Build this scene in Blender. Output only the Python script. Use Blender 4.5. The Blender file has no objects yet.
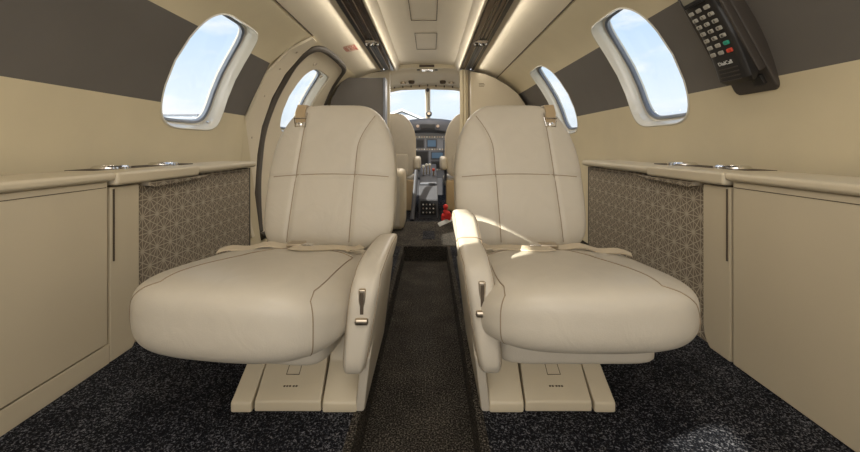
import bpy, bmesh, math, random
from mathutils import Vector, Matrix, Euler
from mathutils.geometry import delaunay_2d_cdt

# ------------------------------------------------------------------ camera, world, sun, exposure
S = bpy.context.scene
COL = S.collection
random.seed(4)
E = 0.64            # eye height above the aisle floor
CX = 0.025
cam_d = bpy.data.cameras.new('camera')
cam = bpy.data.objects.new('camera', cam_d)
COL.objects.link(cam)
cam.location = (CX, 0, E)
cam.rotation_euler = (math.radians(90), 0, 0)
cam_d.sensor_width = 36
cam_d.lens = 370 / 860 * 36
cam_d.shift_y = -80 / 860
cam_d.clip_start = 0.02
cam_d.clip_end = 500
S.camera = cam

S.view_settings.view_transform = 'Standard'
S.view_settings.look = 'None'
S.view_settings.gamma = 1
S.view_settings.use_curve_mapping = False
S.view_settings.exposure = 0.0

W = bpy.data.worlds.new('sky')
S.world = W
W.use_nodes = True
nt = W.node_tree
nt.nodes.clear()
def N(t, ty, **kw):
    n = t.nodes.new(ty)
    for k, v in kw.items():
        if k.startswith('i_'):
            n.inputs[k[2:].replace('_', ' ')].default_value = v
        else:
            setattr(n, k, v)
    return n
def ramp(t, stops):
    r = t.nodes.new('ShaderNodeValToRGB')
    el = r.color_ramp.elements
    while len(el) < len(stops): el.new(0.5)
    for e, (p, c) in zip(el, stops):
        e.position = p; e.color = (*c, 1) if len(c) == 3 else c
    return r
geo = N(nt, 'ShaderNodeTexCoord')
sep = N(nt, 'ShaderNodeSeparateXYZ')
nt.links.new(geo.outputs['Generated'], sep.inputs[0])
grad = ramp(nt, [(0.0, (0.50, 0.50, 0.48)), (0.49, (0.62, 0.64, 0.66)), (0.55, (0.80, 0.87, 0.94)), (0.66, (0.52, 0.69, 0.90)), (1.0, (0.26, 0.43, 0.78))])
mp = N(nt, 'ShaderNodeMath', operation='MULTIPLY_ADD'); mp.inputs[1].default_value = 0.5; mp.inputs[2].default_value = 0.5
nt.links.new(sep.outputs['Z'], mp.inputs[0]); nt.links.new(mp.outputs[0], grad.inputs[0])
mpg = N(nt, 'ShaderNodeMapping'); mpg.inputs['Scale'].default_value = (2.2, 2.2, 6.5)
nt.links.new(geo.outputs['Generated'], mpg.inputs[0])
cl = N(nt, 'ShaderNodeTexNoise'); cl.inputs['Scale'].default_value = 2.4; cl.inputs['Detail'].default_value = 7
nt.links.new(mpg.outputs[0], cl.inputs[0])
cr = ramp(nt, [(0.47, (0, 0, 0)), (0.62, (1, 1, 1))])
nt.links.new(cl.outputs['Fac'], cr.inputs[0])
mx = N(nt, 'ShaderNodeMixRGB'); mx.inputs[2].default_value = (0.93, 0.93, 0.95, 1)
nt.links.new(cr.outputs[0], mx.inputs[0]); nt.links.new(grad.outputs[0], mx.inputs[1])
bg = N(nt, 'ShaderNodeBackground'); bg.inputs[1].default_value = 1.25
nt.links.new(mx.outputs[0], bg.inputs[0])
wo = N(nt, 'ShaderNodeOutputWorld')
nt.links.new(bg.outputs[0], wo.inputs[0])

sd = bpy.data.lights.new('sun', 'SUN'); sd.energy = 13.0; sd.angle = math.radians(0.6); sd.color = (1.0, 0.93, 0.80)
sun = bpy.data.objects.new('sun', sd); COL.objects.link(sun)
sun.rotation_euler = Vector((1.0, 0.5, -0.58)).to_track_quat('-Z', 'Y').to_euler()
sun.location = (-6, 4, 6)

def area(name, loc, tgt, size, power, color=(1, 1, 1), sy=None):
    d = bpy.data.lights.new(name, 'AREA'); d.energy = power; d.color = color
    d.shape = 'RECTANGLE'; d.size = size; d.size_y = sy or size
    o = bpy.data.objects.new(name, d); COL.objects.link(o)
    o.location = loc
    o.rotation_euler = (Vector(tgt) - Vector(loc)).to_track_quat('-Z', 'Y').to_euler()
    return o
# added fill lights with no visible source: aft cabin, aisle, forward cabin, cockpit
area('aft_fill', (0, -0.93, E + 0.02), (0, 1.3, E + 0.40), 1.5, 14, (1.0, 0.98, 0.95), 1.0)
area('aisle_fill', (0, 0.25, E + 0.745), (0, 0.5, 0), 0.42, 8.5, (1.0, 0.96, 0.90), 1.2)
area('forward_fill', (0, 2.6, E + 0.745), (0, 2.6, 0), 0.25, 7.0, (1.0, 0.90, 0.76), 0.9)
area('cockpit_fill', (0, 3.95, E + 0.60), (0, 3.7, 0), 0.4, 6.0, (1.0, 0.93, 0.84), 0.3)
# added fill strips along both troughs, brightening the outer headliner and the centre panel
for sg in (-1, 1):
    area('headliner_fill', (sg * 0.446, 1.2, E + 0.668), (sg * 1.2, 1.2, E + 0.40), 4.2, 3.0, (1.0, 0.94, 0.84), 0.02)
    area('cove_fill', (sg * 0.284, 1.2, E + 0.692), (0, 1.2, E + 0.80), 4.2, 2.0, (1.0, 0.94, 0.84), 0.02)

# ------------------------------------------------------------------ materials
def new_mat(name):
    m = bpy.data.materials.new(name); m.use_nodes = True
    t = m.node_tree; b = t.nodes['Principled BSDF']
    return m, t, b
def plain(name, col, rough=0.5, metal=0.0, bump=0.0, bscale=200, spec=0.5, var=0.0, coat=0.0):
    m, t, b = new_mat(name)
    b.inputs['Base Color'].default_value = (*col, 1)
    b.inputs['Roughness'].default_value = rough
    b.inputs['Metallic'].default_value = metal
    b.inputs['Specular IOR Level'].default_value = spec
    b.inputs['Coat Weight'].default_value = coat
    tc = N(t, 'ShaderNodeTexCoord')
    if bump:
        n = N(t, 'ShaderNodeTexNoise'); n.inputs['Scale'].default_value = bscale; n.inputs['Detail'].default_value = 3
        t.links.new(tc.outputs['Object'], n.inputs[0])
        bp = N(t, 'ShaderNodeBump'); bp.inputs['Strength'].default_value = bump; bp.inputs['Distance'].default_value = 0.002
        t.links.new(n.outputs['Fac'], bp.inputs['Height']); t.links.new(bp.outputs[0], b.inputs['Normal'])
    if var:
        n2 = N(t, 'ShaderNodeTexNoise'); n2.inputs['Scale'].default_value = 6; n2.inputs['Detail'].default_value = 4
        t.links.new(tc.outputs['Object'], n2.inputs[0])
        r = ramp(t, [(0.3, tuple(c * (1 - var) for c in col)), (0.7, tuple(min(1, c * (1 + var)) for c in col))])
        t.links.new(n2.outputs['Fac'], r.inputs[0]); t.links.new(r.outputs[0], b.inputs['Base Color'])
    return m
def leather(name, col, rough=0.42):
    m, t, b = new_mat(name)
    b.inputs['Roughness'].default_value = rough
    b.inputs['Specular IOR Level'].default_value = 0.4
    tc = N(t, 'ShaderNodeTexCoord')
    v = N(t, 'ShaderNodeTexVoronoi'); v.inputs['Scale'].default_value = 420
    w = N(t, 'ShaderNodeTexNoise'); w.inputs['Scale'].default_value = 14; w.inputs['Detail'].default_value = 4; w.inputs['Distortion'].default_value = 1.2
    t.links.new(tc.outputs['Object'], v.inputs[0]); t.links.new(tc.outputs['Object'], w.inputs[0])
    b1 = N(t, 'ShaderNodeBump'); b1.inputs['Strength'].default_value = 0.12; b1.inputs['Distance'].default_value = 0.001
    b2 = N(t, 'ShaderNodeBump'); b2.inputs['Strength'].default_value = 0.25; b2.inputs['Distance'].default_value = 0.006
    t.links.new(v.outputs[0], b1.inputs['Height']); t.links.new(w.outputs['Fac'], b2.inputs['Height'])
    t.links.new(b2.outputs[0], b1.inputs['Normal']); t.links.new(b1.outputs[0], b.inputs['Normal'])
    r = ramp(t, [(0.3, tuple(c * 0.95 for c in col)), (0.75, col)])
    t.links.new(w.outputs['Fac'], r.inputs[0]); t.links.new(r.outputs[0], b.inputs['Base Color'])
    return m
def carpet(name, dark, mid, light, thr=0.60):
    m, t, b = new_mat(name)
    b.inputs['Roughness'].default_value = 1.0; b.inputs['Specular IOR Level'].default_value = 0.1
    tc = N(t, 'ShaderNodeTexCoord')
    n = N(t, 'ShaderNodeTexNoise'); n.inputs['Scale'].default_value = 270; n.inputs['Detail'].default_value = 2.5; n.inputs['Roughness'].default_value = 0.7
    n3 = N(t, 'ShaderNodeTexNoise'); n3.inputs['Scale'].default_value = 9; n3.inputs['Detail'].default_value = 3
    t.links.new(tc.outputs['Object'], n.inputs[0]); t.links.new(tc.outputs['Object'], n3.inputs[0])
    a = N(t, 'ShaderNodeMath', operation='MULTIPLY_ADD'); a.inputs[1].default_value = 0.12; 
    t.links.new(n3.outputs['Fac'], a.inputs[0]); t.links.new(n.outputs['Fac'], a.inputs[2])
    r = ramp(t, [(0.44, dark), (thr, mid), (thr + 0.14, light)])
    t.links.new(a.outputs[0], r.inputs[0]); t.links.new(r.outputs[0], b.inputs['Base Color'])
    bp = N(t, 'ShaderNodeBump'); bp.inputs['Strength'].default_value = 0.9; bp.inputs['Distance'].default_value = 0.004
    t.links.new(n.outputs['Fac'], bp.inputs['Height']); t.links.new(bp.outputs[0], b.inputs['Normal'])
    return m
def star_fabric(name, base, line, s=0.029):
    m, t, b = new_mat(name)
    b.inputs['Roughness'].default_value = 0.85; b.inputs['Specular IOR Level'].default_value = 0.25
    tc = N(t, 'ShaderNodeTexCoord'); sp = N(t, 'ShaderNodeSeparateXYZ')
    t.links.new(tc.outputs['Object'], sp.inputs[0])
    acc = None
    def fam(deg, pitch, th):
        nonlocal acc
        c, si = math.cos(math.radians(deg)) / pitch, math.sin(math.radians(deg)) / pitch
        m1 = N(t, 'ShaderNodeMath', operation='MULTIPLY'); m1.inputs[1].default_value = c
        t.links.new(sp.outputs['Y'], m1.inputs[0])
        m2 = N(t, 'ShaderNodeMath', operation='MULTIPLY_ADD'); m2.inputs[1].default_value = si
        t.links.new(sp.outputs['Z'], m2.inputs[0]); t.links.new(m1.outputs[0], m2.inputs[2])
        f = N(t, 'ShaderNodeMath', operation='PINGPONG'); f.inputs[1].default_value = 0.5
        t.links.new(m2.outputs[0], f.inputs[0])
        l = N(t, 'ShaderNodeMath', operation='LESS_THAN'); l.inputs[1].default_value = th / pitch
        t.links.new(f.outputs[0], l.inputs[0])
        if acc is None: acc = l.outputs[0]
        else:
            x = N(t, 'ShaderNodeMath', operation='MAXIMUM'); t.links.new(acc, x.inputs[0]); t.links.new(l.outputs[0], x.inputs[1]); acc = x.outputs[0]
    for d in (0, 60, 120): fam(d, s, 0.0013)
    for d in (30, 90, 150): fam(d, s * math.sqrt(3), 0.0015)
    mxn = N(t, 'ShaderNodeMixRGB'); mxn.inputs[1].default_value = (*base, 1); mxn.inputs[2].default_value = (*line, 1)
    t.links.new(acc, mxn.inputs[0]); t.links.new(mxn.outputs[0], b.inputs['Base Color'])
    bp = N(t, 'ShaderNodeBump'); bp.inputs['Strength'].default_value = 0.6; bp.inputs['Distance'].default_value = 0.001
    t.links.new(acc, bp.inputs['Height']); t.links.new(bp.outputs[0], b.inputs['Normal'])
    return m
def pane_mat(name):
    m, t, b = new_mat(name)
    t.nodes.remove(b)
    tr = N(t, 'ShaderNodeBsdfTransparent'); tr.inputs[0].default_value = (0.96, 0.98, 0.99, 1)
    gl = N(t, 'ShaderNodeBsdfGlossy'); gl.inputs['Roughness'].default_value = 0.02
    lw = N(t, 'ShaderNodeLayerWeight'); lw.inputs[0].default_value = 0.25
    fr = N(t, 'ShaderNodeMath', operation='MULTIPLY_ADD'); fr.inputs[1].default_value = 0.10; fr.inputs[2].default_value = 0.02
    t.links.new(lw.outputs['Facing'], fr.inputs[0])
    mxs = N(t, 'ShaderNodeMixShader')
    t.links.new(fr.outputs[0], mxs.inputs[0]); t.links.new(tr.outputs[0], mxs.inputs[1]); t.links.new(gl.outputs[0], mxs.inputs[2])
    t.links.new(mxs.outputs[0], t.nodes['Material Output'].inputs[0])
    return m
def emis(name, col, st):
    m, t, b = new_mat(name)
    b.inputs['Base Color'].default_value = (*col, 1); b.inputs['Emission Color'].default_value = (*col, 1); b.inputs['Emission Strength'].default_value = st
    return m

M = dict(
    vinyl=plain('cream_wall_vinyl', (0.61, 0.525, 0.355), 0.50, bump=0.05, bscale=500, var=0.03),
    head=plain('cream_headliner', (0.66, 0.58, 0.44), 0.55, bump=0.05, bscale=500, var=0.02),
    plastic=plain('cream_cabinet_laminate', (0.56, 0.48, 0.345), 0.42, bump=0.03, bscale=300, var=0.02),
    ledge=plain('cream_ledge_leather', (0.60, 0.52, 0.38), 0.38, bump=0.08, bscale=400),
    band=plain('grey_brown_wall_fabric', (0.125, 0.112, 0.098), 0.8, bump=0.15, bscale=700, var=0.04),
    leather=leather('cream_seat_leather', (0.56, 0.502, 0.41)),
    leather2=leather('tan_leather', (0.42, 0.31, 0.18)),
    thread=plain('brown_seam_thread', (0.30, 0.23, 0.155), 0.7, bump=0.2, bscale=900),
    carpet=carpet('black_speckled_carpet', (0.005, 0.005, 0.007), (0.012, 0.013, 0.017), (0.21, 0.21, 0.23), 0.60),
    aisle=carpet('brown_speckled_carpet', (0.009, 0.008, 0.007), (0.034, 0.030, 0.025), (0.20, 0.175, 0.145), 0.575),
    star=star_fabric('star_pattern_fabric', (0.215, 0.175, 0.13), (0.46, 0.395, 0.30)),
    shade=plain('window_surround_plastic', (0.72, 0.68, 0.58), 0.22, bump=0.02, coat=0.4),
    gasket=plain('dark_rubber_gasket', (0.075, 0.062, 0.048), 0.6, bump=0.1),
    bluegasket=plain('grey_window_gasket', (0.16, 0.18, 0.22), 0.4, bump=0.05),
    chrome=plain('polished_chrome', (0.75, 0.72, 0.68), 0.16, 1.0, bump=0.01),
    satin=plain('satin_nickel', (0.50, 0.42, 0.32), 0.32, 1.0, bump=0.02),
    dark=plain('dark_tinted_plastic', (0.035, 0.026, 0.020), 0.18, bump=0.02, coat=0.6),
    brown=plain('bronze_trough_lining', (0.11, 0.075, 0.052), 0.24, 0.5, bump=0.02),
    black=plain('black_plastic', (0.012, 0.012, 0.013), 0.35, bump=0.03),
    phone=plain('charcoal_phone_plastic', (0.017, 0.015, 0.014), 0.42, bump=0.03),
    phone2=plain('grey_cradle_plastic', (0.055, 0.045, 0.037), 0.45, bump=0.03),
    key=plain('pale_key_rubber', (0.36, 0.34, 0.29), 0.6, bump=0.02),
    green=plain('green_key', (0.02, 0.30, 0.20), 0.5, bump=0.02),
    red=plain('red_key', (0.60, 0.06, 0.03), 0.5, bump=0.02),
    redcloth=plain('red_cloth', (0.70, 0.03, 0.025), 0.6, bump=0.2, bscale=90),
    white=plain('white_print', (0.75, 0.74, 0.70), 0.6, bump=0.01),
    sign=plain('pink_placard', (0.60, 0.46, 0.34), 0.5, bump=0.01),
    signred=plain('red_print', (0.40, 0.02, 0.012), 0.5, bump=0.01),
    strap=plain('beige_webbing', (0.56, 0.47, 0.34), 0.75, bump=0.5, bscale=600),
    gap=plain('shadow_gap_rubber', (0.08, 0.058, 0.038), 0.8, bump=0.05),
    panel=plain('instrument_grey', (0.20, 0.21, 0.24), 0.5, bump=0.05),
    glare=plain('glareshield_grey', (0.065, 0.066, 0.075), 0.7, bump=0.2),
    screen=emis('display_screen', (0.05, 0.09, 0.14), 0.5),
    screen2=emis('amber_display', (0.30, 0.22, 0.16), 0.45),
    lcd=plain('phone_display', (0.20, 0.19, 0.15), 0.15, bump=0.01),
    pane=pane_mat('window_pane'),
    tarmac=plain('pale_apron_concrete', (0.58, 0.57, 0.54), 0.9, bump=0.2, bscale=3, var=0.1),
    hangar=plain('pale_blue_hangar_sheet', (0.50, 0.54, 0.60), 0.6, bump=0.1, bscale=3),
)

# ------------------------------------------------------------------ helpers
def tag(o, label=None, cat=None, group=None, kind=None):
    if label: o['label'] = label
    if cat: o['category'] = cat
    if group: o['group'] = group
    if kind: o['kind'] = kind
    return o
def empty(name, loc, rz=0.0, label=None, cat=None, group=None):
    o = bpy.data.objects.new(name, None); COL.objects.link(o)
    o.empty_display_size = 0.05
    o.location = loc; o.rotation_euler = (0, 0, rz)
    return tag(o, label, cat, group)
def mesh(name, verts, faces, mats, parent=None, smooth=True, fmat=None, sharp=35):
    me = bpy.data.meshes.new(name); me.from_pydata([tuple(v) for v in verts], [], faces); me.update()
    o = bpy.data.objects.new(name, me); COL.objects.link(o)
    for m in (mats if isinstance(mats, (list, tuple)) else [mats]): me.materials.append(m)
    if fmat: 
        for p, i in zip(me.polygons, fmat): p.material_index = i
    bm = bmesh.new(); bm.from_mesh(me)
    bmesh.ops.recalc_face_normals(bm, faces=bm.faces)
    for f in bm.faces: f.smooth = smooth
    if smooth and sharp:
        for e in bm.edges:
            if len(e.link_faces) == 2 and e.calc_face_angle(0) > math.radians(sharp): e.smooth = False
    bm.to_mesh(me); bm.free()
    if parent: o.parent = parent
    return o
def box(name, a, b, mat, parent=None, bev=0.0, seg=2):
    a = Vector(a); b = Vector(b); lo = Vector([min(p, q) for p, q in zip(a, b)]); hi = Vector([max(p, q) for p, q in zip(a, b)])
    bm = bmesh.new(); bmesh.ops.create_cube(bm, size=1)
    for v in bm.verts: v.co = Vector([lo[i] + (v.co[i] + 0.5) * (hi[i] - lo[i]) for i in range(3)])
    if bev: bmesh.ops.bevel(bm, geom=bm.edges[:], offset=bev, segments=seg, affect='EDGES', profile=0.5)
    vs = [v.co.copy() for v in bm.verts]; bm.verts.index_update(); fs = [[v.index for v in f.verts] for f in bm.faces]; bm.free()
    o = mesh(name, vs, fs, mat, parent)
    if bev: o.modifiers.new('weighted_normals', 'WEIGHTED_NORMAL').keep_sharp = True
    return o
def prism(name, poly, axis, a, b, mat, parent=None, bev=0.0, xf=None, seg=2):
    """poly in the two other axes, extruded along axis from a to b"""
    n = len(poly); vs = []
    for t in (a, b):
        for p in poly:
            c = list(p); c.insert(axis, t); vs.append(Vector(c))
    fs = [list(range(n)), list(range(2 * n - 1, n - 1, -1))] + [[i, (i + 1) % n, n + (i + 1) % n, n + i] for i in range(n)]
    bm = bmesh.new(); bv = [bm.verts.new(v) for v in vs]
    for f in fs: bm.faces.new([bv[i] for i in f])
    bmesh.ops.recalc_face_normals(bm, faces=bm.faces)
    if bev:
        es = [e for e in bm.edges if e.calc_face_angle(0) > 0.35]
        bmesh.ops.bevel(bm, geom=es, offset=bev, segments=seg, affect='EDGES', profile=0.5)
    if xf:
        for v in bm.verts: v.co = xf(v.co)
    bm.verts.index_update()
    v2 = [v.co.copy() for v in bm.verts]; f2 = [[v.index for v in f.verts] for f in bm.faces]; bm.free()
    o = mesh(name, v2, f2, mat, parent)
    if bev: o.modifiers.new('weighted_normals', 'WEIGHTED_NORMAL').keep_sharp = True
    return o
def tube(name, pts, r, mat, parent=None, closed=False, n=8, flat=1.0):
    pts = [Vector(p) for p in pts]; m = len(pts); vs = []; fs = []
    up = None
    for i, p in enumerate(pts):
        a = pts[(i - 1) % m] if closed or i else p; b = pts[(i + 1) % m] if closed or i < m - 1 else p
        t = (b - a).normalized()
        if up is None:
            up = Vector((0, 0, 1)) if abs(t.z) < 0.9 else Vector((1, 0, 0))
        u = (up - t * up.dot(t)).normalized(); up = u; w = t.cross(u)
        for k in range(n):
            q = 2 * math.pi * k / n
            vs.append(p + u * math.cos(q) * r + w * math.sin(q) * r * flat)
    for i in range(m if closed else m - 1):
        for k in range(n):
            j = (i + 1) % m
            fs.append([i * n + k, i * n + (k + 1) % n, j * n + (k + 1) % n, j * n + k])
    if not closed:
        fs.append(list(range(n))); fs.append(list(range((m - 1) * n, m * n))[::-1])
    return mesh(name, vs, fs, mat, parent)
def ribbon(name, pts, side, wid, th, mat, parent=None):
    """strap: rectangular section swept along pts; side = width direction"""
    pts = [Vector(p) for p in pts]; vs = []; fs = []; m = len(pts)
    for i, p in enumerate(pts):
        t = (pts[min(i + 1, m - 1)] - pts[max(i - 1, 0)]).normalized()
        s = Vector(side(i / (m - 1)) if callable(side) else side); s = (s - t * s.dot(t)).normalized(); nn = t.cross(s)
        for a, b in ((-1, -1), (-.9, 1), (.9, 1), (1, -1)): vs.append(p + s * a * wid / 2 + nn * b * th / 2)
    for i in range(m - 1):
        for k in range(4): fs.append([i * 4 + k, i * 4 + (k + 1) % 4, (i + 1) * 4 + (k + 1) % 4, (i + 1) * 4 + k])
    fs.append([0, 1, 2, 3]); fs.append([4 * m - 1, 4 * m - 2, 4 * m - 3, 4 * m - 4])
    return mesh(name, vs, fs, mat, parent)
def cyl(name, c, r, h, mat, parent=None, axis=2, prof=None, n=24):
    prof = prof or [(0, 0), (r, 0), (r, h), (0, h)]
    vs = []; fs = []
    for (rr, z) in prof:
        for k in range(n):
            q = 2 * math.pi * k / n; p = [math.cos(q) * rr, math.sin(q) * rr]
            p.insert(axis, z); vs.append(Vector(c) + Vector(p))
    for i in range(len(prof) - 1):
        for k in range(n): fs.append([i * n + k, i * n + (k + 1) % n, (i + 1) * n + (k + 1) % n, (i + 1) * n + k])
    o = mesh(name, vs, fs, mat, parent, sharp=30)
    bm = bmesh.new(); bm.from_mesh(o.data); bmesh.ops.remove_doubles(bm, verts=bm.verts, dist=1e-6); bmesh.ops.recalc_face_normals(bm, faces=bm.faces); bm.to_mesh(o.data); bm.free()
    return o
def cube_map(n_exp):
    def f(x, y, z):
        k = (abs(x) ** n_exp + abs(y) ** n_exp + abs(z) ** n_exp) ** (1 / n_exp)
        return Vector((x / k, y / k, z / k))
    return f
def puff(name, warp, mat, parent=None, n_exp=5, res=28):
    """rounded cushion body: cube grid pushed to a superellipsoid, then warped"""
    f = cube_map(n_exp); idx = {}; vs = []; fs = []
    def vid(p):
        k = tuple(round(c, 5) for c in p)
        if k not in idx:
            idx[k] = len(vs); vs.append(warp(f(*p)))
        return idx[k]
    g = [-1 + 2 * i / res for i in range(res + 1)]
    for ax in range(3):
        for sg in (-1, 1):
            for i in range(res):
                for j in range(res):
                    q = []
                    for (a, b) in ((i, j), (i + 1, j), (i + 1, j + 1), (i, j + 1)):
                        c = [g[a], g[b]]; c.insert(ax, sg); q.append(vid(c))
                    fs.append(q)
    return mesh(name, vs, fs, mat, parent, sharp=0)

# ------------------------------------------------------------------ fuselage section
PROF = [(0.90, -0.66), (0.965, -0.45), (1.01, -0.20), (1.026, -0.02), (1.02, 0.09), (1.0, 0.19), (0.967, 0.29), (0.915, 0.39), (0.83, 0.505), (0.74, 0.578), (0.645, 0.632)]
def densify(P, k=10):
    out = []
    for i in range(len(P) - 1):
        p0 = P[max(i - 1, 0)]; p1 = P[i]; p2 = P[i + 1]; p3 = P[min(i + 2, len(P) - 1)]
        for j in range(k):
            t = j / k
            out.append(tuple(0.5 * (2 * b + (c - a) * t + (2 * a - 5 * b + 4 * c - d) * t * t + (-a + 3 * b - 3 * c + d) * t ** 3) for a, b, c, d in zip(p0, p1, p2, p3)))
    out.append(P[-1]); return out
DP = densify(PROF)
SL = [0.0]
for i in range(1, len(DP)): SL.append(SL[-1] + math.dist(DP[i], DP[i - 1]))
def prof_at(s):
    s = max(0, min(SL[-1], s))
    for i in range(1, len(SL)):
        if s <= SL[i]: break
    t = (s - SL[i - 1]) / (SL[i] - SL[i - 1])
    a, b = DP[i - 1], DP[i]
    p = (a[0] + (b[0] - a[0]) * t, a[1] + (b[1] - a[1]) * t)
    i0, i1 = max(i - 3, 0), min(i + 2, len(DP) - 1)
    dx, dz = DP[i1][0] - DP[i0][0], DP[i1][1] - DP[i0][1]; L = math.hypot(dx, dz)
    return p, (dz / L, -dx / L)     # outward normal of the section (away from the cabin)
def s_of_z(z):
    for i in range(1, len(DP)):
        if DP[i][1] >= z:
            t = (z - DP[i - 1][1]) / (DP[i][1] - DP[i - 1][1]); return SL[i - 1] + t * (SL[i] - SL[i - 1])
    return SL[-1]
def wall_pt(side, s, y, off=0.0):
    (x, z), (nx, nz) = prof_at(s)
    return Vector((side * (x + nx * off), y, E + z + nz * off))
def sheet(name, side, loops_outer, holes, mats, off=0.0, thick=0.02, srows=(), vlines=(), parent=None, band=None, step=0.04):
    """wall skin: outline + holes in (y, s), triangulated, mapped to the section and given thickness outwards"""
    pts = []; edges = []
    def add_loop(L):
        b = len(pts); pts.extend([Vector(p) for p in L]); edges.extend([(b + i, b + (i + 1) % len(L)) for i in range(len(L))])
    add_loop(loops_outer)
    for h in holes: add_loop(h)
    ys = [p[0] for p in loops_outer]; ss = [p[1] for p in loops_outer]
    y0, y1, s0, s1 = min(ys), max(ys), min(ss), max(ss)
    def inside(p, L):
        c = False
        for i in range(len(L)):
            a, b = L[i], L[i - 1]
            if (a[1] > p[1]) != (b[1] > p[1]) and p[0] < (b[0] - a[0]) * (p[1] - a[1]) / (b[1] - a[1]) + a[0]: c = not c
        return c
    ny = max(2, int((y1 - y0) / 0.08)); ns = max(2, int((s1 - s0) / step))
    for i in range(1, ny):
        for j in range(1, ns):
            p = (y0 + (y1 - y0) * i / ny, s0 + (s1 - s0) * j / ns)
            if inside(p, loops_outer) and not any(inside(p, h) for h in holes): pts.append(Vector(p))
    for sr in srows:
        b = len(pts); pts.extend([Vector((y0, sr)), Vector((y1, sr))]); edges.append((b, b + 1))
    for (a_, b_) in vlines:
        b = len(pts); pts.extend([Vector(a_), Vector(b_)]); edges.append((b, b + 1))
    v2, _, f2, *_ = delaunay_2d_cdt(pts, edges, [], 0, 1e-6)
    F = []; fm = []
    for f in f2:
        c = sum((v2[i] for i in f), Vector((0, 0))) / len(f)
        if inside(c, loops_outer) and not any(inside(c, h) for h in holes):
            F.append(list(f)); fm.append(band(c) if band else 0)
    V = [wall_pt(side, v[1], v[0], off) for v in v2]; n = len(V)
    V2 = [wall_pt(side, v[1], v[0], off + thick) for v in v2]
    from collections import Counter
    cnt = Counter()
    for f in F:
        for a, b in zip(f, f[1:] + f[:1]): cnt[tuple(sorted((a, b)))] += 1
    rim = []
    for f in F:
        for a, b in zip(f, f[1:] + f[:1]):
            if cnt[tuple(sorted((a, b)))] == 1: rim.append([b, a, a + n, b + n])
    faces = F + [[i + n for i in f][::-1] for f in F] + rim
    used = sorted({i for f in faces for i in f}); mp_ = {u: k for k, u in enumerate(used)}; VV = V + V2
    faces = [[mp_[i] for i in f] for f in faces]
    return mesh(name, [VV[i] for i in used], faces, mats, parent, fmat=fm + [0] * (len(faces) - len(fm)), sharp=40)
def win_outline(yc, zc, hy, hs, lean, k=1.0, n_exp=4.8, num=64, dk=0.0):
    sc = s_of_z(zc); L = []
    for i in range(num):
        a = 2 * math.pi * i / num
        c, s = math.cos(a), math.sin(a)
        u = math.copysign(abs(c) ** (2 / n_exp), c); v = math.copysign(abs(s) ** (2 / n_exp), s)
        hyy = (hy * k + dk) * (1 - 0.10 * max(v, 0) ** 1.5)
        L.append((yc + u * hyy - lean * v * (hs * k + dk) , sc + v * (hs * k + dk)))
    return L

# ---- windows: (side, centre y, centre z, half y, half arc, lean)
WIN = [(-1, 1.63, 0.328, 0.215, 0.264, 0.0), (1, 1.60, 0.345, 0.205, 0.268, 0.0), (1, 2.66, 0.345, 0.210, 0.268, 0.0), (-1, 2.76, 0.345, 0.24, 0.262, 0.0),
       (-1, 0.43, 0.386, 0.18, 0.069, 0.0), (1, 0.55, 0.31, 0.20, 0.25, 0.0), (-1, -0.095, 0.312, 0.08, 0.070, 0.0), (1, -0.30, 0.31, 0.20, 0.25, 0.0)]  # the two small left openings are unseen, sized to shape the sun patches
S_LO, S_HI = 0.0, SL[-1]
BAND = {-1: (s_of_z(0.168), s_of_z(0.461)), 1: (s_of_z(0.196), s_of_z(0.482))}
Y0, Y1 = -1.0, 3.45
for side, nm in ((-1, 'wall_left'), (1, 'wall_right')):
    S_B0, S_B1 = BAND[side]
    holes = [win_outline(*w[1:]) for w in WIN if w[0] == side]
    def band(c, side=side, S_B0=S_B0, S_B1=S_B1):
        yend = 2.06 if side < 0 else 9
        return 1 if S_B0 < c[1] < S_B1 and c[0] < yend else 0
    o = sheet(nm, side, [(Y0, S_LO), (2.06, S_LO), (Y1, S_LO), (Y1, S_HI), (2.06, S_HI), (Y0, S_HI)], holes, [M['vinyl'], M['band']], srows=(S_B0, S_B1), vlines=[((2.06, S_LO), (2.06, S_HI))] if side < 0 else (), band=band)
    tag(o, kind='structure')
    t = tube('trim_1' if side < 0 else 'trim_2', [wall_pt(side, S_HI, y, 0.0) for y in (Y0, 0, 1, 1.5, 2.12 if side < 0 else Y1)], 0.0035, M['gap'])
    tag(t, kind='structure')

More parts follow.
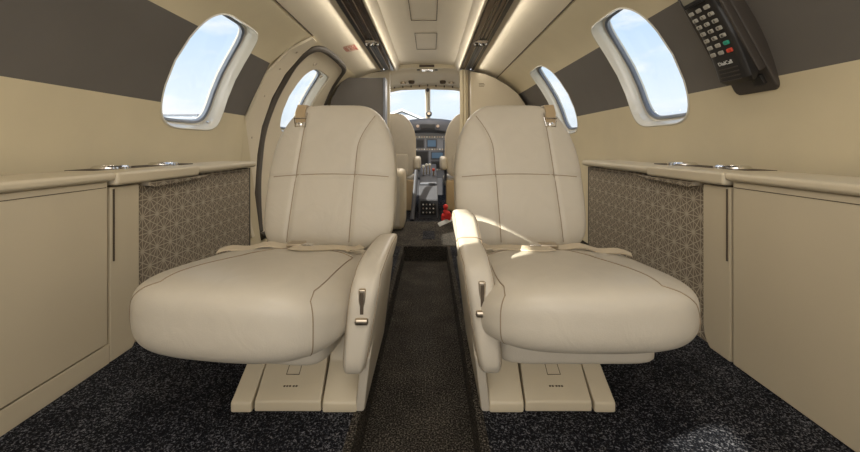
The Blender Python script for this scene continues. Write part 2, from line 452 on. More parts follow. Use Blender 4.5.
def window(i, side, yc, zc, hy, hs, lean, deep=0.060):
    root = empty('window_%d' % i, wall_pt(side, s_of_z(zc), yc, 0)); tag(root, kind='structure')
    inv = -root.location
    def loop(k, dk, off): return [wall_pt(side, q[1], q[0], off) + inv for q in win_outline(yc, zc, hy, hs, lean, k, dk=dk)]
    def rings(name, specs, mat):
        R = [loop(*s_) for s_ in specs]; n = len(R[0]); vs = [p for r in R for p in r]; fs = []
        for a in range(len(R)):
            b = (a + 1) % len(R)
            for q in range(n): fs.append([a * n + q, a * n + (q + 1) % n, b * n + (q + 1) % n, b * n + q])
        return mesh(name, vs, fs, mat, root, sharp=50)
    rings('window_surround', [(1, 0.005, -0.001), (1, 0.004, -0.003), (1, 0.000, -0.004), (1, -0.002, -0.002), (1, -0.005, 0.012), (1, -0.012, 0.018), (1, -0.014, deep - 0.006), (1, -0.026, deep), (1, -0.03, deep + 0.02), (1, 0.0, deep + 0.02), (1, 0.002, 0.0)], M['shade'])
    rings('gasket', [(1, -0.024, deep - 0.010), (1, -0.033, deep - 0.006), (1, -0.035, deep + 0.008), (1, -0.022, deep + 0.008)], M['bluegasket'])
    L = loop(1, -0.030, deep + 0.002); n = len(L); c = sum(L, Vector()) / n
    # pane as concentric rings so it follows the curved wall
    vs = []; fs = []
    K = 6
    for lay, off in ((0, deep + 0.002), (1, deep + 0.006)):
        for k in range(1, K + 1):
            full = [(q[0], q[1]) for q in win_outline(yc, zc, hy, hs, lean, 1, dk=-0.030)]
            cy = sum(q[0] for q in full) / n; cs = sum(q[1] for q in full) / n
            for q in full: vs.append(wall_pt(side, cs + (q[1] - cs) * k / K, cy + (q[0] - cy) * k / K, off) + inv)
        vs.append(wall_pt(side, cs, cy, off) + inv)
    B = K * n + 1
    for lay in (0, 1):
        b = lay * B
        for k in range(K - 1):
            for q in range(n): fs.append([b + k * n + q, b + k * n + (q + 1) % n, b + (k + 1) * n + (q + 1) % n, b + (k + 1) * n + q])
        for q in range(n): fs.append([b + q, b + (q + 1) % n, b + K * n])
    for q in range(n): fs.append([(K - 1) * n + q, (K - 1) * n + (q + 1) % n, B + (K - 1) * n + (q + 1) % n, B + (K - 1) * n + q])
    mesh('pane', vs, fs, M['pane'], root, sharp=0)
    # small chrome clip of the sliding shade in the lower corner
    p = wall_pt(side, s_of_z(zc) - hs + 0.035, yc + (hy - 0.05) * (1 if side < 0 else -1) + lean * hs * 0.8, 0.03) + inv
    box('shade_latch', p - Vector((0.008, 0.012, 0.006)), p + Vector((0.008, 0.012, 0.006)), M['chrome'], root, 0.003)
for i, w in enumerate(WIN): window(i + 1, *w)

# ---- ceiling
ZS = [(0.645, 0.632), (0.54, 0.675), (0.432, 0.702)]
def strip(name, P, y0, y1, th, mat, parent=None, ny=2):
    """section polyline (x, z rel eye) extruded along y with thickness upwards"""
    k = len(P); vs = []; fs = []
    for y in (y0, y1):
        for (x, z) in P: vs.append(Vector((x, y, E + z)))
        for (x, z) in P: vs.append(Vector((x, y, E + z + th)))
    for j in (0, 1):
        b = j * k
        for i in range(k - 1): fs.append([b + i, b + i + 1, 2 * k + b + i + 1, 2 * k + b + i])
    for i in range(k - 1):
        fs.append([i, i + 1, k + i + 1, k + i]); fs.append([2 * k + i, 2 * k + i + 1, 3 * k + i + 1, 3 * k + i])
    fs.append([0, k, 3 * k, 2 * k]); fs.append([k - 1, 2 * k - 1, 4 * k - 1, 3 * k - 1])
    return mesh(name, vs, fs, mat, parent)
ceil = empty('ceiling', (0, 0, 0)); tag(ceil, kind='structure')
for sg in (-1, 1):
    strip('headliner_panel', [(sg * x, z) for x, z in ZS], Y0, Y1, 0.015, M['head'], ceil)
    strip('valance', [(sg * 0.302, 0.700), (sg * 0.293, 0.694), (sg * 0.282, 0.702), (sg * 0.252, 0.748), (sg * 0.245, 0.756)], Y0, Y1, 0.012, M['head'], ceil)
    # bowl behind the trough keeps daylight out
    strip('trough_cover', [(sg * 0.445, 0.712), (sg * 0.43, 0.78), (sg * 0.30, 0.79), (sg * 0.24, 0.775)], Y0, Y1, 0.012, M['head'], ceil)
strip('centre_panel', [(-0.255, 0.752), (-0.12, 0.763), (0.0, 0.766), (0.12, 0.763), (0.255, 0.752)], Y0, Y1, 0.012, M['head'], ceil)
for (x0, x1, y0, y1) in ((-0.088, 0.065, 1.10, 2.25), (-0.078, 0.072, 2.50, 2.92)):
    zc = E + 0.651
    pts = [(x0, y0), (x1, y0), (x1, y1), (x0, y1)]
    tube('hatch_seam', [Vector((x, y, E + 0.7645 - 0.02 * abs(x))) for x, y in pts], 0.0016, M['gap'], ceil, closed=True, n=6)

# ---- light troughs
for sg in (-1, 1):
    root = empty('ceiling_light_trough', (sg * 0.367, 0.95, E + 0.72), 0,
                 'dark glossy ceiling light trough on the side of the %s' % ('entry door, beside the exit placard' if sg < 0 else 'wall telephone'), 'light fitting', 'ceiling light troughs')
    YE = 3.42
    def tr(name, x0, z0, x1, z1, y0, y1, mat, bev=0.003, par=None):
        return box(name, (sg * (x0 - 0.367), y0 - 0.95, z0 - 0.72), (sg * (x1 - 0.367), y1 - 0.95, z1 - 0.72), mat, par or root, bev)
    tr('housing', 0.304, 0.718, 0.430, 0.765, Y0 + 0.02, YE, M['dark'])
    tr('outer_rail', 0.406, 0.699, 0.430, 0.722, Y0 + 0.02, YE, M['black'], 0.004)
    tr('lens', 0.352, 0.704, 0.400, 0.724, Y0 + 0.02, 2.44, M['brown'], 0.008)
    tr('lens', 0.352, 0.704, 0.400, 0.724, 2.58, YE, M['bluegasket'], 0.008)
    tr('inner_rail', 0.306, 0.696, 0.344, 0.722, Y0 + 0.02, YE, M['brown'], 0.008)
    for xx, m_ in ((0.403, 'satin'), (0.348, 'satin'), (0.372, 'black')):
        tube('trough_wire', [(sg * (xx - 0.367), y, -0.016) for y in (-1.8, 0, 1.2, 2.44)], 0.0032, M[m_], root)
    tr('joint_clamp', 0.330, 0.690, 0.420, 0.712, 2.545, 2.575, M['black'], 0.006)
    for k, (dx, dy) in enumerate(((-0.025, 0.0), (0.022, 0.012))):
        cyl('reading_lamp', (sg * dx, 1.545 + dy, -0.034), 0.02, 0.03, M['chrome'], root, prof=[(0, 0.006), (0.014, 0.004), (0.019, -0.003), (0.024, 0.004), (0.025, 0.03), (0, 0.03)])
    tr('lamp_plate', 0.325, 0.693, 0.412, 0.708, 2.46, 2.535, M['satin'], 0.006)

# ---- floor: two seat platforms with a dropped aisle, step to the cockpit
FZ = 0.08
fl = empty('floor', (0, 0, 0)); tag(fl, kind='structure')
AW = 0.123
box('aisle_carpet', (-AW - 0.02, Y0, -0.03), (AW + 0.02, 2.07, 0.0), M['aisle'], fl)
for sg in (-1, 1):
    prism('side_carpet', [(sg * AW, -0.02), (sg * AW, FZ), (sg * 0.9, FZ), (sg * 0.9, -0.02)], 1, Y0, 2.07, M['carpet'], fl, bev=0.007)
    box('aisle_edge_carpet', (sg * (AW - 0.004), Y0, 0.0), (sg * (AW + 0.014), 2.068, FZ + 0.001), M['aisle'], fl, 0.003)
box('forward_carpet', (-0.95, 2.07, -0.02), (0.95, 2.75, FZ), M['aisle'], fl, 0.008)
box('cockpit_carpet', (-0.95, 2.75, -0.03), (0.95, 4.9, 0.0), M['carpet'], fl)
box('floor_hatch', (-0.02, 2.22, FZ - 0.004), (0.055, 2.43, FZ + 0.003), M['carpet'], fl, 0.001)

# ---- aft bulkhead and outer closure
bk = box('wall_back', (-1.05, Y0 - 0.03, -0.05), (1.05, Y0, E + 0.80), M['vinyl']); tag(bk, kind='structure')

# ---- forward partition with the cockpit opening
PY = 3.45
part = empty('wall_front', (0, PY, 0)); tag(part, kind='structure')
# header and side panels follow the section
def sec_poly(sg, xin, ztop_in, xmax=None, zlo=-0.60):
    P = [(sg * xin, zlo), (sg * xin, ztop_in)]
    for x, z in ((0.40, 0.705), (0.54, 0.68), (0.65, 0.635), (0.74, 0.582), (0.83, 0.51), (0.91, 0.40), (0.967, 0.295), (1.0, 0.195), (1.02, 0.0), (1.0, -0.22), (0.96, -0.5), (0.92, zlo)):
        if x > xin: P.append((sg * x, z))
    return [(x, E + z) for x, z in P]
for sg, xin in ((-1, 0.35), (1, 0.345)):
    prism('partition_panel', sec_poly(sg, xin, 0.73, zlo=-0.64), 1, 0.0, 0.05, M['plastic'], part, bev=0.004)
def arch(name, x0, x1, zt, y0, y1, mat):
    P = [(x0, E + 0.83), (x1, E + 0.83)] + [(x1 + (x0 - x1) * t / 12, E + zt + 0.014 * math.sin(math.pi * t / 12)) for t in range(13)]
    return prism(name, P, 1, y0, y1, mat, part)
arch('header', -0.365, 0.36, 0.715, 0.0, 0.05, M['vinyl'])
box('header_vent', (-0.075, -0.008, E + 0.735), (0.065, 0.0, E + 0.758), M['gap'], part, 0.002)
# arched bead round the right panel and the left one
for sg in (-1, 1):
    tube('bead', [Vector((x, -0.004, z)) for x, z in sec_poly(sg, 0.36, 0.72)[1:7]], 0.004, M['gap'], part)

# left: grey fabric closet in front of the partition
cl_ = empty('forward_closet', (-0.60, 3.27, 0.0), 0, 'tall closet faced in dark grey fabric, left of the cockpit opening', 'closet')
P = [(-0.26, 0.0), (0.21, 0.0), (0.21, 1.245), (-0.09, 1.245), (-0.15, 1.225), (-0.19, 1.165), (-0.25, 1.05), (-0.29, 0.70), (-0.28, 0.30)]
prism('body', P, 1, 0.0, 0.14, M['band'], cl_, bev=0.006)
box('edge_post', (0.211, -0.004, 0.0), (0.232, 0.142, 1.245), M['panel'], cl_, 0.004)
box('lower_panel', (0.02, -0.012, 0.02), (0.18, 0.0, 0.36), M['plastic'], cl_, 0.004)
# right: cream closet
cr_ = empty('forward_cabinet', (0.58, 3.33, 0.0), 0, 'cream forward cabinet with curved top, right of the cockpit opening', 'cabinet')
P = [(-0.19, 0.0), (0.30, 0.0), (0.38, 0.5), (0.37, 0.86), (0.32, 0.99), (0.235, 1.115), (0.14, 1.19), (0.03, 1.255), (-0.06, 1.29), (-0.19, 1.315)]
prism('body', P, 1, 0.0, 0.10, M['plastic'], cr_, bev=0.006)
tube('seam', [(x, -0.001, z) for x, z in P[3:]], 0.003, M['gap'], cr_)
for k in range(3): box('print_line', (-0.115, -0.0015, 1.20 - k * 0.012), (-0.07 + 0.008 * (k % 2), 0.0, 1.204 - k * 0.012), M['gap'], cr_)
# curtain gathered at the right of the opening
vs = []; fs = []
n = 44; H = 20
for j in range(H + 1):
    z = 0.02 + (E + 0.67) * j / H
    for i in range(n):
        a = 2 * math.pi * i / n
        r = 0.034 + 0.008 * math.sin(a * 7 + j * 0.15) + 0.004 * math.sin(a * 3 - j * 0.3)
        vs.append(Vector((0.330 + r * 0.9 * math.cos(a), 3.37 + r * 0.8 * math.sin(a), z)))
for j in range(H):
    for i in range(n): fs.append([j * n + i, j * n + (i + 1) % n, (j + 1) * n + (i + 1) % n, (j + 1) * n + i])
fs.append(list(range(n))); fs.append([H * n + i for i in range(n)])
tag(mesh('curtain', vs, fs, M['vinyl']), 'beige curtain gathered at the right edge of the cockpit opening', 'curtain')

# ------------------------------------------------------------------ entry door, left
def zl(z): return s_of_z(z)
door = empty('door_1', (0, 0, 0)); tag(door, kind='structure')
def door_outline(g=0.0):
    L = []
    ctrl = [(2.10 - g * .3, -0.50 - g), (2.20 - g, -0.25), (2.28 - g, -0.04), (2.32 - g, 0.12), (2.345 - g, 0.26), (2.345 - g, 0.40), (2.31 - g, 0.52), (2.285 - g, 0.59), (2.33 - g * .5, 0.612 + g * .4), (2.50, 0.622 + g * .4), (2.75, 0.622 + g * .4), (2.95 + g * .5, 0.612 + g * .4), (3.08 + g, 0.57), (3.18 + g, 0.50), (3.26 + g, 0.40), (3.32 + g, 0.28), (3.34 + g, 0.10), (3.34 + g, -0.50 - g)]
    n = len(ctrl); C = [(y, zl(z)) for y, z in ctrl]
    for i in range(n):
        p0, p1, p2, p3 = C[i - 1], C[i], C[(i + 1) % n], C[(i + 2) % n]
        if i in (n - 1,): L.append(p1); continue
        if i in (0, n - 2): p0 = p1 if i == 0 else p0; p3 = p2 if i == n - 2 else p3
        for j in range(6):
            t = j / 6
            L.append(tuple(0.5 * (2 * b + (c - a) * t + (2 * a - 5 * b + 4 * c - d) * t * t + (-a + 3 * b - 3 * c + d) * t ** 3) for a, b, c, d in zip(p0, p1, p2, p3)))
    return L
DO = door_outline()
dk_ = win_outline(*WIN[3][1:], dk=0.011)
sheet('door_skin', -1, DO, [dk_], [M['head']], off=-0.014, thick=0.012, parent=door)
G = door_outline(0.018)
tube('door_gasket', [wall_pt(-1, s, y, -0.010) for y, s in G], 0.021, M['gasket'], door, closed=True, n=10)
G2 = door_outline(0.030)
tube('door_bead', [wall_pt(-1, s, y, -0.006) for y, s in G2], 0.004, M['vinyl'], door, closed=True, n=8)
for (y, z) in ((2.50, 0.565), (2.78, 0.53)):
    p = wall_pt(-1, zl(z), y, -0.016)
    nrm = wall_pt(-1, zl(z), y, 0.1) - p; q = nrm.to_track_quat('Z', 'Y')
    o = cyl('door_plug', (0, 0, 0), 0.014, 0.006, M['satin'], door, prof=[(0.006, 0.002), (0.008, -0.002), (0.014, -0.002), (0.015, 0.004), (0, 0.004)]); o.location = p; o.rotation_euler = q.to_euler()
# door frame rib between the first window and the door
R = [(2.00, zl(-0.50)), (2.05, zl(-0.05)), (2.06, zl(0.15)), (2.07, zl(0.40)), (2.09, zl(0.55)), (2.12, zl(0.628)), (2.20, zl(0.628)), (2.24, zl(0.57)), (2.27, zl(0.45)), (2.28, zl(0.30)), (2.26, zl(0.12)), (2.22, zl(-0.05)), (2.12, zl(-0.30)), (2.05, zl(-0.50))]
rb = sheet('trim_3', -1, [(y, s) for y, s in R], [], [M['head']], off=-0.014, thick=0.013); tag(rb, kind='structure')
for (y, z) in ((2.18, 0.30), (2.15, 0.05), (2.17, 0.46), (2.17, 0.56)):
    p = wall_pt(-1, zl(z), y, -0.016)
    q = (wall_pt(-1, zl(z), y, 0.1) - p).to_track_quat('Z', 'Y')
    o = cyl('screw', (0, 0, 0), 0.006, 0.003, M['satin'], rb, n=12); o.location = p; o.rotation_euler = q.to_euler()

# exit placard on the ceiling panel beside the left trough
def text(name, body, size, mat, parent, loc, rot, ext=0.0006):
    cu = bpy.data.curves.new(name, 'FONT'); cu.body = body; cu.size = size; cu.align_x = 'CENTER'; cu.align_y = 'CENTER'; cu.extrude = ext
    o = bpy.data.objects.new(name, cu); dg = bpy.context.evaluated_depsgraph_get()
    COL.objects.link(o); dg.update()
    me = bpy.data.meshes.new_from_object(o.evaluated_get(bpy.context.evaluated_depsgraph_get()))
    COL.objects.unlink(o); bpy.data.objects.remove(o)
    m = bpy.data.objects.new(name, me); COL.objects.link(m); me.materials.clear(); me.materials.append(mat)
    m.parent = parent; m.location = loc; m.rotation_euler = rot
    return m
ex = empty('exit_placard', (-0.530, 2.56, E + 0.676), 0, 'small red and cream exit placard on the ceiling above the entry door', 'sign')
ex.rotation_euler = Euler((math.pi, 0, 0)).to_matrix().to_euler()
ex.scale = (1.35, 1.15, 1)
ex.rotation_euler = (Matrix.Rotation(math.atan2(0.023, 0.1), 3, 'Y').inverted() @ Matrix.Rotation(math.pi, 3, 'X')).to_euler()
box('plate', (-0.038, -0.062, 0.0), (0.038, 0.062, 0.002), M['sign'], ex, 0.0008)
box('red_field', (-0.033, -0.057, 0.002), (0.033, 0.057, 0.0026), M['signred'], ex)
box('pale_field', (-0.029, -0.053, 0.0026), (0.029, 0.053, 0.0031), M['sign'], ex)
text('lettering', 'EXIT', 0.044, M['signred'], ex, (0.012, 0.0, 0.0034), (0, 0, -math.pi / 2))
for k in range(3): box('print_line', (-0.010 - 0.007 * k, -0.04, 0.0031), (-0.012 - 0.007 * k - 0.001, 0.04, 0.0036), M['signred'], ex)

# ------------------------------------------------------------------ side cabinets, ledges, patterned panels
def side_furniture(sg):
    w = 'left' if sg < 0 else 'right'
    extra = 'under the left wall, beside the left seat' if sg < 0 else 'under the wall telephone, beside the right seat'
    c = empty('side_cabinet', (sg * 0.80, 0.4, FZ), 0, 'cream laminate side cabinet with flush door %s' % extra, 'cabinet', 'side cabinets')
    def B(name, x0, y0, z0, x1, y1, z1, mat, par=c, bev=0.0, org=(0.80, 0.4)):
        return box(name, (sg * (x0 - org[0]), y0 - org[1], z0 - FZ), (sg * (x1 - org[0]), y1 - org[1], z1 - FZ), mat, par, bev)
    prism('body', [(sg * 0.014, -1.2), (sg * 0.012, 0.640), (sg * 0.018, 0.650), (sg * 0.115, 0.650), (sg * 0.115, -1.2)], 2, 0.0, 0.455, M['gap'], c)
    # post at the forward end with a rounded lower corner, rail above and kick below the door
    P = [(0.955, FZ), (0.955, E - 0.107), (1.052, E - 0.107), (1.052, FZ + 0.05), (1.044, FZ + 0.02), (1.028, FZ)]
    prism('post', [(y - 0.4, z - FZ) for y, z in P], 0, 0.0, sg * 0.10, M['plastic'], c, bev=0.005)
    DB = E - 0.505 if sg < 0 else FZ + 0.003
    if sg < 0: B('kick_rail', 0.80, -0.80, FZ, 0.83, 0.954, E - 0.509, M['plastic'], bev=0.003)
    B('top_rail', 0.803, -0.80, E - 0.093, 0.83, 0.954, E - 0.0895, M['plastic'])
    d = B('door', 0.798, -0.30, DB, 0.822, 0.945, E - 0.0915, M['plastic'], bev=0.003)
    B('door', 0.798, -0.79, DB, 0.822, -0.305, E - 0.0915, M['plastic'], bev=0.003)
    B('door_edge_seam', 0.7972, -0.29, E - 0.1065, 0.80, 0.940, E - 0.1050, M['gap'])
    B('hinge_strip', 0.7975, 0.962, E - 0.30, 0.80, 0.966, E - 0.112, M['gap'])
    l = empty('side_ledge', (sg * 0.80, 0.4, E - 0.08), 0, 'padded cream leather ledge along the %s wall, top of the %s cabinet' % (w, w), 'ledge', 'wall ledges')
    def LB(name, x0, y0, z0, x1, y1, z1, mat, bev=0.0):
        return box(name, (sg * (x0 - 0.80), y0 - 0.4, z0 + 0.08), (sg * (x1 - 0.80), y1 - 0.4, z1 + 0.08), mat, l, bev, 4)
    ye = 1.735 if sg < 0 else 1.86
    LB('ledge_top', 0.786, Y0 + 0.01, -0.089, 0.975, 0.958, -0.068, M['ledge'], 0.008)
    LB('ledge_top', 0.783, 0.957, -0.103, 0.975, 1.30, -0.068, M['ledge'], 0.009)
    LB('ledge_extension', 0.787, 1.295, -0.097, 0.975, ye, -0.070, M['ledge'], 0.011)
    LB('gap_strip', 0.89, 1.01, -0.072, 0.975, 1.43, -0.0665, M['gap'], 0.002)
    for y in (1.115, 1.335):
        cyl('cup_holder', (sg * (0.935 - 0.80), y - 0.4, 0.010), 0.036, 0.01, M['chrome'], l,
            prof=[(0.0, 0.001), (0.030, 0.001), (0.033, 0.010), (0.040, 0.012), (0.046, 0.008), (0.047, 0.0), (0, 0)])
    pn = empty('patterned_side_panel', (sg * 0.815, 1.4, FZ), 0, 'brown side panel with pale star line pattern, %s of the %s seat' % (w, w), 'panel', 'patterned side panels')
    ye2 = 1.72 if sg < 0 else 1.84
    box('panel', (0, 1.053 - 1.4, 0.0), (sg * 0.02, ye2 - 1.4, E - 0.102 - FZ), M['star'], pn, 0.002)
    prism('pull_lip', [(-0.32, E - 0.104 - FZ), (-0.32, E - 0.116 - FZ), (-0.300, E - 0.122 - FZ), (-0.05, E - 0.114 - FZ), (-0.03, E - 0.106 - FZ)], 0, -sg * 0.020, sg * 0.002, M['star'], pn, bev=0.002)
    box('end_cap', (0, ye2 - 1.4, 0.0), (sg * 0.07, ye2 - 1.4 + 0.012, E - 0.102 - FZ), M['gasket'], pn, 0.002)
for sg in (-1, 1): side_furniture(sg)

# ------------------------------------------------------------------ cabin seats
def make_seat(sg, rootx, rz, label, seam_in, arm_up, cush_dx, boff, arm_dx, bot_up, arm_back):
    root = empty('cabin_seat', (rootx, 0.95, FZ), 0, label, 'seat', 'aft-facing cabin seats')
    X = lambda x: sg * x
    sw = Matrix.Rotation(rz, 3, 'Z')
    L = M['leather']
    # ---- backrest
    HB, TB = 0.227, 0.058
    def back_warp(p, groove=True):
        x, y, z = p
        v = (z + 1) / 2
        wf = 0.2035 * (1.0 - 0.34 * max(0, (v - 0.48) / 0.52) ** 2.0)
        xx = x * wf
        yy = y * TB * (1 - 0.25 * v)
        if y < 0:
            yy -= 0.010 * math.cos(x * 1.3) * math.sin(math.pi * v)
        zz = 0.245 + (z + 1) * HB
        if groove and y < 0:
            d1 = abs(abs(xx) - seam_x(v, xx)); dv = abs(v - seam_h(xx)) * 2 * HB
            g = 0.005 * (math.exp(-(d1 / 0.007) ** 2) * (1 if v < 0.93 else 0) + math.exp(-(dv / 0.007) ** 2))
            yy += g * min(1, -y * 1.2)
        return Vector((X(xx), 0.205 + yy + 0.13 * v, zz))
    def seam_x(v, s2=1): return 0.120 - 0.024 * v if s2 > 0 else 0.068 + 0.016 * v + 0.062 * max(0, (v - 0.68) / 0.28) ** 1.6
    def seam_h(xx): return 0.50 - 0.25 * xx * xx / 0.04 * 0.1
    off = Vector((X(boff), 0, 0))
    bk = puff('backrest', lambda p: back_warp(p) + off, L, root, 6, 72)
    f46 = cube_map(6)
    def front_pt(xx, v):
        # solve cube coords giving xx, v on the front face
        a, b = xx / 0.2035, v * 2 - 1
        for _ in range(14):
            q = f46(a, -1, b); w = back_warp(q)
            a += (xx - sg * w.x) / 0.2; b += (v - (w.z - 0.245) / (2 * HB)) * 2
            a = max(-1, min(1, a)); b = max(-1, min(1, b))
        return back_warp(f46(a, -1, b)) + off + Vector((0, -0.0005, 0))
    for s2 in (-1, 1):
        tube('seam_piping', [front_pt(s2 * seam_x(0.02 + 0.92 * k / 24, s2), 0.02 + 0.92 * k / 24) for k in range(25)], 0.0015, M['thread'], root, n=6)
    tube('seam_piping', [front_pt(-0.194 + 0.388 * k / 30, seam_h(-0.194 + 0.388 * k / 30)) for k in range(31)], 0.0015, M['thread'], root, n=6)
    # shell behind the backrest
    puff('back_shell', lambda p: Vector((X(p.x * 0.165 + 0.012), 0.205 + 0.055 + p.y * 0.03 + 0.11 * (p.z + 1) / 2, 0.22 + (p.z + 1) * 0.21)), M['plastic'], root, 6, 16)
    # ---- seat cushion
    def cush_warp(p):
        x, y, z = p
        t = (y + 1) / 2          # 0 front .. 1 back
        xx = x * 0.224 * (1 + 0.02 * math.sin(math.pi * t)) 
        yy = -0.290 + 0.465 * t - (0.022 * (1 - x * x) * (1 - t) if t < 0.5 else 0) 
        top = 0.290 - 0.036 * t + 0.032 * (1 - abs(x - 0.15 * x * x) ** 3.4) * (1 - 0.5 * t)
        bot = 0.140 + bot_up + (0.055 - bot_up) * t
        mid = (top + bot) / 2; hh = (top - bot) / 2
        zz = mid + z * hh
        if z < 0: xx *= 1 - 0.06 * z * z; yy += 0.02 * z * z * (1 - t)
        g = 0
        v = Vector((X(xx + cush_dx), yy, zz - g))
        return v
    def place(v): return sw @ v
    f4 = cube_map(4.3)
    puff('seat_cushion', lambda p: place(cush_warp(p)), L, root, 4.3, 72)
    def cpt(a, b, c):
        q = f4(a, b, c); w = cush_warp(q); n_ = Vector((sg * 0.0006 if a > 0.95 else 0, -0.0002 if b < -0.9 else 0, 0.0004)); return place(w + n_)
    pts = [cpt(seam_in, -1, -0.85 + 1.7 * k / 12) for k in range(13)]
    pts += [cpt(seam_in + (-0.78 - seam_in) * math.sin(k / 10 * math.pi / 2), -1 + 1.30 * k / 10, 1) for k in range(1, 11)]
    pts += [cpt(-0.78 + 1.00 * k / 12, 0.30 + 0.10 * math.sin(math.pi * k / 12), 1) for k in range(1, 13)]
    key = [(0.22, 0.30, 1), (0.36, -0.1, 1), (0.50, -0.62, 1), (0.60, -1, 0.97), (0.72, -1, 0.82), (0.87, -1, 0.50), (0.98, -1, 0.05), (1, -0.97, -0.5)]
    for i_ in range(len(key) - 1):
        pts += [cpt(*[a_ + (b_ - a_) * j_ / 4 for a_, b_ in zip(key[i_], key[i_ + 1])]) for j_ in range(1, 5)]
    tube('cushion_piping', pts, 0.0013, M['thread'], root, n=6)
    puff('cushion_base', lambda p: place(Vector((X(p.x * 0.170 + cush_dx * 0.9), -0.035 + p.y * 0.165, 0.140 + p.z * 0.030))), M['leather'], root, 8, 16)
    # outboard wing of leather tucked behind the cushion
    puff('side_bolster', lambda p: place(Vector((X(cush_dx + 0.180 + p.x * 0.055), -0.01 + p.y * 0.215, 0.216 + p.z * 0.050 - 0.008 * p.y))), L, root, 4, 20)
    # ---- pedestal
    prof = [(-0.175, 0.0), (-0.176, 0.022), (-0.166, 0.030), (-0.118, 0.078), (-0.10, 0.125), (0.16, 0.135), (0.16, 0.0)]
    def taper(x0, x1):
        def g(c):
            k = 1 - 0.13 * max(0, min(1, (c.z - 0.02) / 0.10))
            m_ = 0.0
            return Vector((X(m_ + (c.x - m_) * k), c.y, c.z))
        return g
    prism('pedestal_shoe', prof, 0, -0.147, -0.0735, M['plastic'], root, 0.005, lambda c: Vector((X(c.x), c.y, c.z)))
    prism('pedestal_shoe', prof, 0, 0.0735, 0.119, M['plastic'], root, 0.005, taper(0, 0))
    pc = prism('pedestal_cover', [(y + 0.004, z) for y, z in prof], 0, -0.071, 0.071, M['plastic'], root, 0.004, lambda c: Vector((X(c.x * (1 - 0.06 * min(1, c.z / 0.12))), c.y, c.z)))
    def slope(x, t):   # point on the sloped front of the cover
        y = -0.162 + (-0.114 + 0.162) * t; z = 0.030 + 0.048 * t
        return Vector((X(x), y, z + 0.001))
    q = [slope(-0.012, 0.55), slope(0.016, 0.55), slope(0.013, 0.95), slope(-0.014, 0.95)]
    tube('cover_inset', q, 0.0009, M['gap'], pc, closed=True, n=5)
    for k in range(5):
        a = slope(-0.012 + 0.006 * k + (0.002 if k > 1 else 0), 0.22)
        box('print_mark', a - Vector((0.0018, 0.0015, 0.0005)), a + Vector((0.0018, 0.0015, 0.0012)), M['gap'], pc)
    # ---- inboard armrest and side fairing
    up = arm_up
    def arm_warp(p):
        x, y, z = p; t = (y + 1) / 2
        top = 0.312 + up - (0.006 - 0.3 * up) * t + (0.012 * math.sin(math.pi * t)) + arm_back * max(0, min(1, (t - 0.35) / 0.2)); bot = 0.082 + 0.12 * t
        zz = (top + bot) / 2 + z * (top - bot) / 2
        th = 0.038 * (0.72 + 0.28 * (z + 1) / 2) * (1 - 0.25 * t)
        return Vector((X(-0.156 + arm_dx * (1 - 0.5 * t) - 0.030 * (z + 1) / 2 - 0.006 * t + x * th), -0.235 + 0.40 * t + 0.012 * (z + 1) * 0.5 * (1 - t), zz))
    arm = puff('armrest', arm_warp, L, root, 5, 36)
    f5 = cube_map(5)
    for s2 in (-1, 1):
        pts = [arm_warp(f5(s2 * 0.86, -1, -0.9 + 1.9 * k / 16)) + Vector((0, -0.0003, 0)) for k in range(17)] + [arm_warp(f5(s2 * 0.86, -1 + 1.9 * k / 16, 1)) + Vector((0, 0, 0.0003)) for k in range(1, 17)]
        tube('armrest_piping', pts, 0.0012, M['thread'], arm, n=5)
    if arm_back: tube('armrest_crease', [arm_warp(f5(-1 + 2 * k / 12, -0.28, 1)) + Vector((0, 0, 0.0004)) for k in range(13)], 0.002, M['thread'], arm, n=6)
    c0 = arm_warp(f5(0, -1, 0.50))
    box('latch_slot', (c0.x - 0.007, c0.y - 0.001, c0.z - 0.030), (c0.x + 0.007, c0.y + 0.01, c0.z + 0.024), M['satin'], arm, 0.003)
    box('latch_recess', (c0.x - 0.0035, c0.y - 0.003, c0.z - 0.024), (c0.x + 0.0035, c0.y + 0.008, c0.z + 0.018), M['gap'], arm, 0.001)
    box('latch_handle', (c0.x - 0.013, c0.y - 0.010, c0.z - 0.043), (c0.x + 0.013, c0.y + 0.004, c0.z - 0.030), M['satin'], arm, 0.004)
    prism('side_fairing', [(-0.172, 0.0), (-0.205, 0.13), (-0.10, 0.24), (0.14, 0.24), (0.16, 0.0)], 0, -0.168, -0.1475, M['leather'], root, 0.006,
          lambda c: Vector((X(c.x + 0.5 * arm_dx - 0.030 * min(1, c.z / 0.22)), c.y, c.z)))
    # ---- lap belt
    def surf(xl, t, lift=0.004):
        q = f4(max(-1, min(1, xl / 0.221)), t * 2 - 1, 1.0); w = cush_warp(q); return place(Vector((X(xl + cush_dx * 0.8), w.y, w.z + lift)))
    b1 = [surf(-0.165 + 0.18 * k / 12, 0.70 + 0.05 * math.sin(k * 0.5) - 0.03 * k / 12, 0.006 + (0.010 if k < 2 else 0)) for k in range(13)]
    ribbon('lap_belt', b1, (0, 1, 0.1), 0.030, 0.003, M['strap'], root)
    b2 = [surf(0.205 - 0.20 * k / 14, 0.60 + 0.14 * k / 14, 0.0075 + 0.004 * math.sin(k)) for k in range(15)]
    ribbon('lap_belt', b2, (0, 1, 0.15), 0.030, 0.003, M['strap'], root)
    m_ = surf(0.012, 0.70, 0.012)
    bu = box('buckle', m_ - Vector((0.024, 0.017, 0.006)), m_ + Vector((0.022, 0.016, 0.005)), M['satin'], root, 0.004)
    m2 = surf(-0.022, 0.69, 0.012)
    box('buckle_tongue', m2 - Vector((0.018, 0.010, 0.002)), m2 + Vector((0.012, 0.010, 0.003)), M['chrome'], bu, 0.002)
    # ---- shoulder harness guide over the outboard shoulder
    hx = 0.118
    top = front_pt(hx, 0.955); topy = top.y
